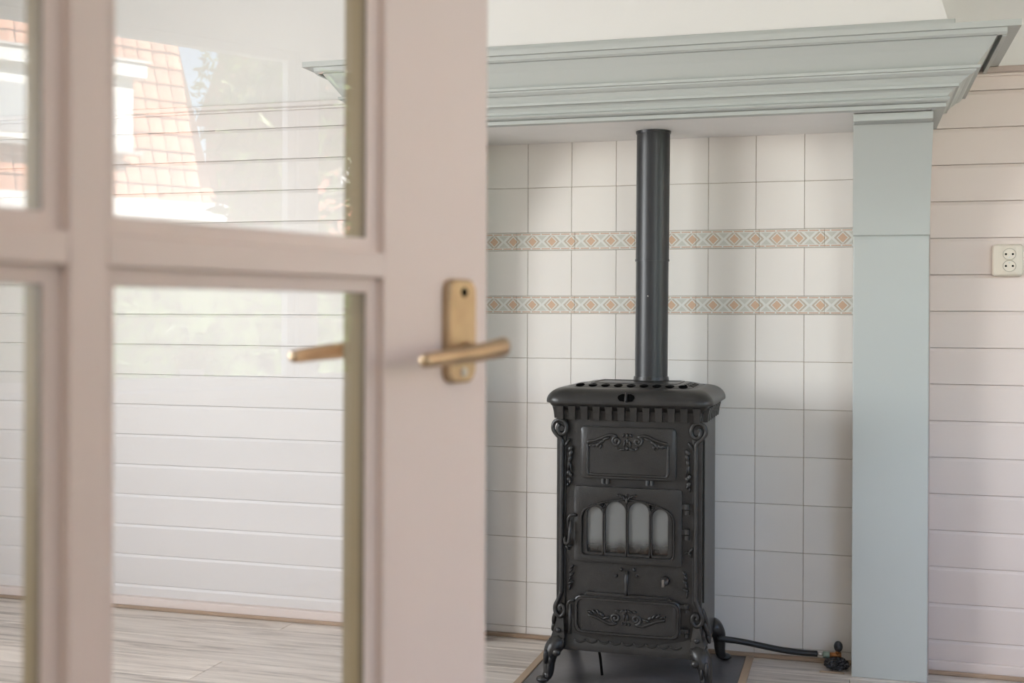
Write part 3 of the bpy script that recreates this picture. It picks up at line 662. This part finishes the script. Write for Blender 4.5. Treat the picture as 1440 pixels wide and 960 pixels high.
# ash door
ado = [(-.140, .258), (.140, .258), (.150, .252), (.155, .240), (.155, .166), (.150, .155), (.140, .150), (-.140, .150), (-.150, .155), (-.155, .166), (-.155, .240), (-.150, .252)]
ad = slab('ash_door', ado, .004, .022)
ring('border_rim', [(a*.985, .204+(b-.204)*.97) for a, b in ado], [(a*.93, .204+(b-.204)*.83) for a, b in ado], (0, .204), .022, .0275, parent=ad, ch=.004)
slab('backing_lip', [(-.135, .250), (.135, .250), (.120, .266), (-.120, .268)], 0, .010, chamfer=.002, parent=ad)
for s in (-1, 1):
    ftube('scroll', [(s*.112, .204), (s*.090, .200), (s*.066, .190), (s*.046, .183), (s*.030, .185)]+spiral(s*.030, .2005, .014, .003, math.radians(-80 if s > 0 else 260), 1.4*s, 14), .0048, .0225, ad, 3)
    leaves('acanthus', [(s*.058, .2005, .024, .008, -20*s), (s*.070, .208, .020, .009, 50 if s > 0 else 130), (s*.080, .213, .024, .008, 55 if s > 0 else 125), (s*.092, .214, .020, .007, 40 if s > 0 else 140), (s*.104, .213, .018, .006, 25 if s > 0 else 155), (s*.112, .214, .008, .006, 90)], ad, o=.0235)
leaves('palmette', [(0, .222, .016, .008, 90), (-.012, .223, .018, .006, 30), (.012, .223, .018, .006, 150), (-.026, .223, .014, .006, 10), (.026, .223, .014, .006, 170), (-.005, .205, .022, .006, 85), (.005, .205, .022, .006, 95), (-.010, .186, .010, .005, 70), (0, .186, .010, .005, 90), (.010, .186, .010, .005, 110)], ad, o=.0235)
tube('ash_latch', [F(a, b, o) for a, b, o in ((-.152, .240, .016), (-.160, .243, .024), (-.168, .240, .026), (-.1745, .228, .022), (-.175, .205, .012), (-.176, .192, .006))], .0052, 'iron', st, 8)
tube('ash_latch_bar', [F(-.165, .232, .028), F(-.165, .190, .030), F(-.164, .146, .030)], [.0045, .005, .0052], 'iron', st, 8)
for zc in (.238, .168):
    hg = empty('hinge', (0, 0, 0), 0, st)
    for q in (0, 1):
        bm = bmesh.new(); bm_tube(bm, [F(.172, zc+.012-q*.014, .010), F(.172, zc+.001-q*.013, .010)], .0075 if q == 0 else .0065, 10); finish(bm, 'knuckle', 'iron', hg, auto=40)
    slab('leaf', rrect(.150, .172, zc, zc+.011, .002, 2), .008, .014, parent=hg, chamfer=.001)
# flared base with scallops
bm = bmesh.new(); bm_loft(bm, [rr3(.196, .168, .01, .093), rr3(.200, .172, .01, .094), rr3(.201, .173, .01, .112), rr3(.198, .170, .01, .118), rr3(.188, .160, .01, .142), rr3(.190, .158, .01, .150)])
bs = finish(bm, 'base_skirt', 'iron', st, auto=30)
scm = None
for i in range(9):
    x = -.140+.280*i/8
    if scm is None:
        bm = bmesh.new(); pts = [(-.0165+.033*k/8, .0+.0075*abs(math.cos(PI*k/8))**.7 if False else .0075*(abs(k-4)/4)**2) for k in range(9)]
        bm_tube(bm, [(a, -.1585-(.142-(.119+b))*.42+TY-.001, .119+b) for a, b in pts], .0034, 6); o = finish(bm, 'scallop', 'iron', bs, smooth=True, loc=(x, 0, 0)); scm = o.data
    else: link('scallop', scm, None, bs, (x, 0, 0))
# legs: bracket, knee, cabriole shank, foot
def leg(sx, front):
    yb = -.150 if front else .160; sy = -1 if front else 1
    lg = empty('leg', (sx*.198, yb, 0), 0, st)
    if front:
        bm = bmesh.new()
        def rg(z, a0, a1, b0, b1): return [(sx*a, sy*b, z) for a, b in ((a0, b0), (a1, b0), (a1, b1), (a0, b1))]
        bm_loft(bm, [rg(.112, -.014, .032, -.02, .030), rg(.128, -.014, .030, -.02, .027), rg(.130, -.014, .026, -.02, .022), rg(.146, -.013, .022, -.02, .018), rg(.150, -.012, .020, -.02, .018), rg(.186, -.008, .010, -.02, .006)])
        finish(bm, 'bracket', 'iron', lg)
        bm = bmesh.new(); ellipsoid(bm, (sx*.004, sy*.020, .151), (.008, .005, .008)); finish(bm, 'boss', 'iron', lg, smooth=True)
    path = smoothpath([(sx*.002, sy*.002, .118), (sx*.016, sy*.014, .104), (sx*.026, sy*.022, .084), (sx*.030, sy*.024, .060), (sx*.031, sy*.024, .038), (sx*.034, sy*.026, .022), (sx*.040, sy*.032, .014)], 4)
    rr_ = [.029, .031, .0325, .033, .033, .0325, .0315, .030, .0285, .027, .0255, .0245, .0235, .0225, .022, .0215, .021, .0205, .020, .0195, .019, .0185, .018, .017, .014]
    tube('shank', path, rr_[:len(path)], 'iron', lg, 10, (1, .8))
    tube('edge_roll', [(p_.x-sx*.004, p_.y+sy*.021, p_.z) for p_ in path[7:23]], [.004+.0015*math.sin(i) for i in range(16)], 'iron', lg, 6)
    bm = bmesh.new(); ellipsoid(bm, (sx*.004, sy*.044, .092), (.013, .008, .011)); ellipsoid(bm, (sx*.036, sy*.046, .078), (.007, .008, .022)); ellipsoid(bm, (sx*.022, sy*.048, .066), (.005, .006, .016)); finish(bm, 'knee_leaf', 'iron', lg, smooth=True)
    bm = bmesh.new(); ellipsoid(bm, (sx*.046, sy*.038, .0105), (.020, .020, .0105), u=12); finish(bm, 'foot', 'iron', lg, smooth=True)
for sx in (-1, 1):
    for fr in (True, False): leg(sx, fr)
# leaf ornaments on the right and left lower sides
for s in (-1, 1):
    bm = bmesh.new()
    for y, z, ry, rz_, a in ((-.118, .205, .010, .060, 12), (-.105, .185, .010, .055, -10), (-.128, .175, .009, .045, 20), (-.09, .160, .010, .045, -25), (-.115, .150, .014, .035, 0)):
        ellipsoid(bm, (s*(.2165+.012*(.22-z)/.07), y, z), (.008, ry, rz_*.55), Matrix.Rotation(math.radians(a), 3, 'X') @ Matrix.Rotation(s*math.radians(-14), 3, 'Y'))
    finish(bm, 'side_leaf', 'iron', st, smooth=True)
    box('side_bead', min(s*.2135, s*.218), max(s*.2135, s*.218), -.125, -.117, .25, .765, 'iron', st, bev=.001)
tube('riddling_rod', [(-.118, -.02, .096), (-.100, -.055, .045), (-.088, -.087, .006)], .0042, 'iron_dark', st, 8)
# stove pipe
sp_ = tag(empty('stove_pipe', (-.605, -.167, .8770)), 'straight black two-piece flue pipe rising from the stove into the mantel', 'pipe')
def cyl(name, r0_, r1_, z0, z1, m, parent, n=40, x0=0, x1=0):
    bm = bmesh.new(); bm_loft(bm, [[(x+r*math.cos(2*PI*k/n), r*math.sin(2*PI*k/n), z) for k in range(n)] for r, z, x in ((r0_, z0, x0), (r1_, z1, x1))]); return finish(bm, name, m, parent, auto=40)
cyl('lower_pipe', .0505, .0505, .003, .3745, 'pipe', sp_, x0=-.003, x1=-.001); cyl('upper_pipe', .0515, .0515, .3745, .7685, 'pipe', sp_, x0=-.001, x1=.001)
cyl('joint_collar', .0530, .0530, .369, .3755, 'pipe', sp_, x0=-.001, x1=-.001); cyl('ceiling_collar', .0535, .0545, .7645, .7720, 'pipe', sp_, x0=.001, x1=.001); cyl('spigot', .0555, .0535, .0005, .012, 'iron', sp_, x0=-.003, x1=-.003)
bm = bmesh.new(); ellipsoid(bm, (-.006, -.0515, .2605), (.0022, .0016, .0022)); finish(bm, 'rivet', 'steel', sp_, smooth=True)

# ------------------------------------------------------------------ hearth slab, hose, valve, socket, conduit
he = tag(empty('hearth_plate', (-.628, -.36, 0)), 'dark slate hearth plate with a pale wooden edging under the stove', 'hearth')
box('slab', -.302, .302, -.36, .335, .0005, .0035, 'hearth', he, bev=.001)
for s in (-1, 1): box('edging', min(s*.3025, s*.3265), max(s*.3025, s*.3265), -.36, .335, .0005, .006, 'hearthwood', he, bev=.0015)
ho = tube('gas_hose', smoothpath([(-.405, -.13, .082), (-.33, -.105, .070), (-.22, -.085, .050), (-.15, -.075, .043), (-.107, -.07, .042)], 6), .0095, 'rubber', None, 12); tag(ho, 'black rubber gas hose running low along the tiles from the stove', 'hose')
gv = tag(empty('gas_valve', (-.054, -.07, 0)), 'small tarnished gas valve on the floor in the corner by the pilaster', 'valve')
def G(name, pts, r, m, n=10): return tube(name, pts, r, m, gv, n)
G('hose_tail', [(-.056, 0, .042), (-.034, 0, .042)], .0055, 'steel'); G('union_nut', [(-.036, 0, .041), (-.016, 0, .041)], .0105, 'patina', 6)
G('valve_body', [(-.016, 0, .041), (.018, 0, .044)], .0085, 'copper', 10); G('stem', [(.006, -.002, .044), (.008, -.004, .066)], .006, 'copper', 8)
bm = bmesh.new(); ellipsoid(bm, (.009, -.006, .071), (.0135, .0125, .017), u=12, v=8); finish(bm, 'knob', 'mesh', gv, smooth=True)
bm = bmesh.new(); bmesh.ops.create_icosphere(bm, subdivisions=4, radius=1); q_ = random.Random(11)
for v in bm.verts:
    k = .82+.3*q_.random(); v.co = Vector((v.co.x*.036*k+.004, v.co.y*.026*k-.012, max(.002, .020+v.co.z*.020*k)))
finish(bm, 'crumpled_cover', 'mesh', gv)
box('cover_edge', -.045, .028, -.052, -.044, .0005, .005, 'hearthwood', gv)
so = tag(empty('wall_socket', (.435, -.020, 1.2465)), 'cream double wall socket on the pinkish boards right of the mantel', 'socket')
SX, SZ = .0425, .0475
ol = rrect(-SX, SX, -SZ, SZ, .010, 5)
bm = bmesh.new(); bm_loft(bm, [[(x, 0, z) for x, z in ol], [(x, -.022, z) for x, z in ol], [(x*.93, -.027, z*.94) for x, z in ol], [(x*.55, -.031, z*.90) for x, z in ol]]); finish(bm, 'casing', 'socket', so, auto=30)
for zc in (.0175, -.0175):
    ou = empty('outlet', (.003, -.0308, zc), 0, so)
    bm = bmesh.new(); n = 28; R = [(.0185, -.0006), (.0185, -.0014), (.0172, -.0014), (.0168, -.0002), (0.0001, -.0002)]
    bm_loft(bm, [[(r*math.cos(2*PI*k/n), y, r*.94*math.sin(2*PI*k/n)) for k in range(n)] for r, y in R], True, True); finish(bm, 'dish', 'socket', ou)
    tube('dish_shade_ring', [(.0178*math.cos(2*PI*k/28), -.0014, .0178*.94*math.sin(2*PI*k/28)) for k in range(29)], .0007, 'socketshade', ou, 6)  # dark ring paints edge shade so the dish reads as recessed
    for x, z, r in ((-.0095, 0, .0032), (.0095, 0, .0032), (0, -.0095 if zc > 0 else .0095, .0022)):
        bm = bmesh.new(); bm_tube(bm, [(x, -.0001, z), (x, -.0007, z)], r, 10); finish(bm, 'pin_hole', 'black' if x else 'steel', ou)

# ------------------------------------------------------------------ what the glass reflects: sill plant and the garden side
pp = tag(empty('potted_plant', (2.92, -1.60, .7985)), 'yellow-green plant in a white pot on the window sill', 'plant')
cyl('pot', .035, .045, 0, .075, 'pot', pp, 20)
def foliage(name, c, r, n, size, m, parent, seed, hollow=.35):
    R_ = random.Random(seed); V, Fc = [], []
    for i in range(n):
        while True:
            p_ = Vector((R_.uniform(-1, 1), R_.uniform(-1, 1), R_.uniform(-1, 1)))
            if hollow < p_.length < 1: break
        p_ = Vector((c[0]+p_.x*r[0], c[1]+p_.y*r[1], c[2]+p_.z*r[2]))
        a = Vector((R_.gauss(0, 1), R_.gauss(0, 1), R_.gauss(0, 1))).normalized(); b = a.orthogonal().normalized(); s_ = size*R_.uniform(.6, 1.3)
        k = len(V); cc = a.cross(b)*s_*.12
        V += [p_-a*s_, p_+b*s_*.42+cc, p_+a*s_, p_-b*s_*.42+cc]; Fc.append((k, k+1, k+2, k+3))
    me = bpy.data.meshes.new(name); me.from_pydata(V, [], Fc); o = link(name, me, m, parent); o['kind'] = 'stuff'; return o
foliage('leaves', (0, 0, .12), (.06, .08, .06), 140, .022, 'leafyellow', pp, 2, 0)
tag(box('ground', XR+.13, 45, -30, 40, -.35, -.25, 'bounce_ground', bev=0), 'garden ground outside the right window, paled to bounce light', kind='structure')
# red-roofed house opposite
hs_ = tag(empty('house', (16.1, 1.4, -.25)), 'white house with an orange tiled mansard roof and white dormer, mirrored in the door glass', 'house')
box('facade', 0, 6, -5, 3.35, 0, 2.80, 'render', hs_, bev=0)
box('gutter_board', -.20, 0, -5.1, 3.50, 2.74, 3.02, 'winframe', hs_, bev=.01)
RX0, RZ0, RX1, RZ1 = -.05, 3.00, 1.15, 6.3
bm = bmesh.new(); bm_loft(bm, [[(RX0+.06, -5, RZ0), (RX0+.06, 3.38, RZ0), (6, 3.38, RZ0), (6, -5, RZ0)], [(RX1+.06, -5, RZ1), (RX1+.06, 3.12, RZ1), (5, 3.12, RZ1), (5, -5, RZ1)]]); roof = finish(bm, 'roof', 'roofbase', hs_)
TW, TH = .232, .275; nrow = 12; sl = math.hypot(RX1-RX0, RZ1-RZ0); ang = math.atan2(RZ1-RZ0, RX1-RX0)
bm = bmesh.new(); N = 7; top, bot = [], []
prof = [(.006+i/(N-1)*(TW-.020), .016*math.sin(PI*i/(N-1))) for i in range(N)]
bm_loft(bm, [[(-.02, y, .052+hh) for y, hh in prof]+[(-.02, y, .012) for y, hh in prof[::-1]], [(TH*1.08, y, .0+hh) for y, hh in prof]+[(TH*1.08, y, -.02+hh) for y, hh in prof[::-1]]])
bmesh.ops.rotate(bm, verts=bm.verts, cent=(0, 0, 0), matrix=Matrix.Rotation(-ang, 3, 'Y')); bmesh.ops.recalc_face_normals(bm, faces=bm.faces)
tme = bpy.data.meshes.new('roof_tile'); bm.to_mesh(tme); bm.free(); tme.materials.append(MT['rooftile'])
cnt = 0; ncol = int(8.35/TW)
Vs, Fs = [], []
for c in range(ncol):
    y = 3.36-(c+1)*TW
    for r in range(nrow):
        t = r/nrow; xx, zz = RX0+(RX1-RX0)*t-.012, RZ0+(RZ1-RZ0)*t
        if y > 3.36-.26*t-TW: continue
        if c < 25 and cnt < 292:
            link('roof_tile', tme, None, roof, (xx, y, zz)); cnt += 1
        else:
            k = len(Vs); Vs += [(v.co.x+xx, v.co.y+y, v.co.z+zz) for v in tme.vertices]; Fs += [[k+i for i in p_.vertices] for p_ in tme.polygons]
me = bpy.data.meshes.new('roof_tiles_rest'); me.from_pydata(Vs, [], Fs); o = link('roof_tiling', me, 'rooftile', roof); o['kind'] = 'stuff'
# dormer
dr = box('dormer', -.06, 1.4, -2.2, 2.02, 3.72, 4.85, 'winframe', hs_, bev=0)
box('dormer_fascia', -.22, 1.6, -2.35, 2.17, 4.80, 5.02, 'winframe', dr, bev=.01); box('dormer_cap', -.26, 1.6, -2.39, 2.21, 5.02, 5.06, 'steel', dr, bev=0); box('dormer_sill', -.20, 0, -2.3, 2.12, 3.66, 3.72, 'steel', dr, bev=.01)
for y0, y1 in ((-.55, .55), (.75, 1.80), (-1.9, -.75)):
    wd = box('dormer_window', -.10, -.055, y0, y1, 3.76, 4.62, 'winframe', dr, bev=.005); box('dormer_pane', -.112, -.10, y0+.09, y1-.09, 3.85, 4.53, 'dormerpane', wd, bev=0)
box('chimney', 3.0, 3.6, 1.0, 1.6, 6.3, 7.8, 'brick', hs_)
# second brick house farther right
h2 = tag(empty('house', (24, 15.0, -.25)), 'red brick house behind the trees, mirrored at the right edge of the glass', 'house')
box('wall', 0, 6, -3.9, 6, 0, 6.6, 'brick', h2, bev=0)
bm = bmesh.new(); bm_loft(bm, [[(-.3, -4.1, 6.6), (-.3, 6.2, 6.6), (6.3, 6.2, 6.6), (6.3, -4.1, 6.6)], [(2.9, -4.1, 10), (2.9, 6.2, 10), (3.1, 6.2, 10), (3.1, -4.1, 10)]]); finish(bm, 'roof', 'rooftile', h2)
for y in (-3.2, -1.2):
    wd = box('window', -.05, 0, y, y+1.0, 4.3, 5.7, 'winframe', h2, bev=0); box('glass', -.06, -.05, y+.1, y+.9, 4.4, 5.6, 'dormerpane', wd, bev=0)
def tree(loc, H, crown, n, size, m, lab, seed):
    t = tag(empty('tree', loc), lab, 'tree', 'trees in the garden mirrored by the door glass')
    tube('trunk', [(0, 0, 0), (.05, .03, H*.4), (0, .06, H*.8)], [.14*H/4, .10*H/4, .05*H/4], 'bark', t, 8)
    for k, (c, r) in enumerate(crown): foliage('foliage', c, r, n, size, m, t, seed+k)
tree((9.0, 2.35, -.25), 3.6, [((0, 0, 2.5), (.7, .95, 1.1)), ((.1, .2, 3.7), (.6, .8, .9))], 1400, .10, 'leaf', 'dark leafy garden tree in front of the white house, mirrored in the door glass', 20)
tree((19.5, 7.6, -.25), 7.5, [((0, 0, 5.6), (1.6, 1.5, 2.3))], 2200, .14, 'leafpale', 'pale green tree beside the tiled roof, mirrored in the door glass', 30)
tree((15.5, 8.1, -.25), 6.0, [((0, 0, 4.3), (1.3, 1.4, 1.9))], 1500, .13, 'leaf', 'broad dark tree right of the white house, mirrored in the door glass', 40)
hd = tag(empty('hedge', (12.5, 3.0, -.25)), 'long clipped green hedge across the garden below the white house', 'hedge')
box('hedge_core', -.22, .22, -11, 11, 0, 1.72, 'leaf', hd, bev=.05)
foliage('hedge_leaves', (0, 0, .95), (.50, 11.4, 1.05), 9000, .09, 'leaf', hd, 60, 0)
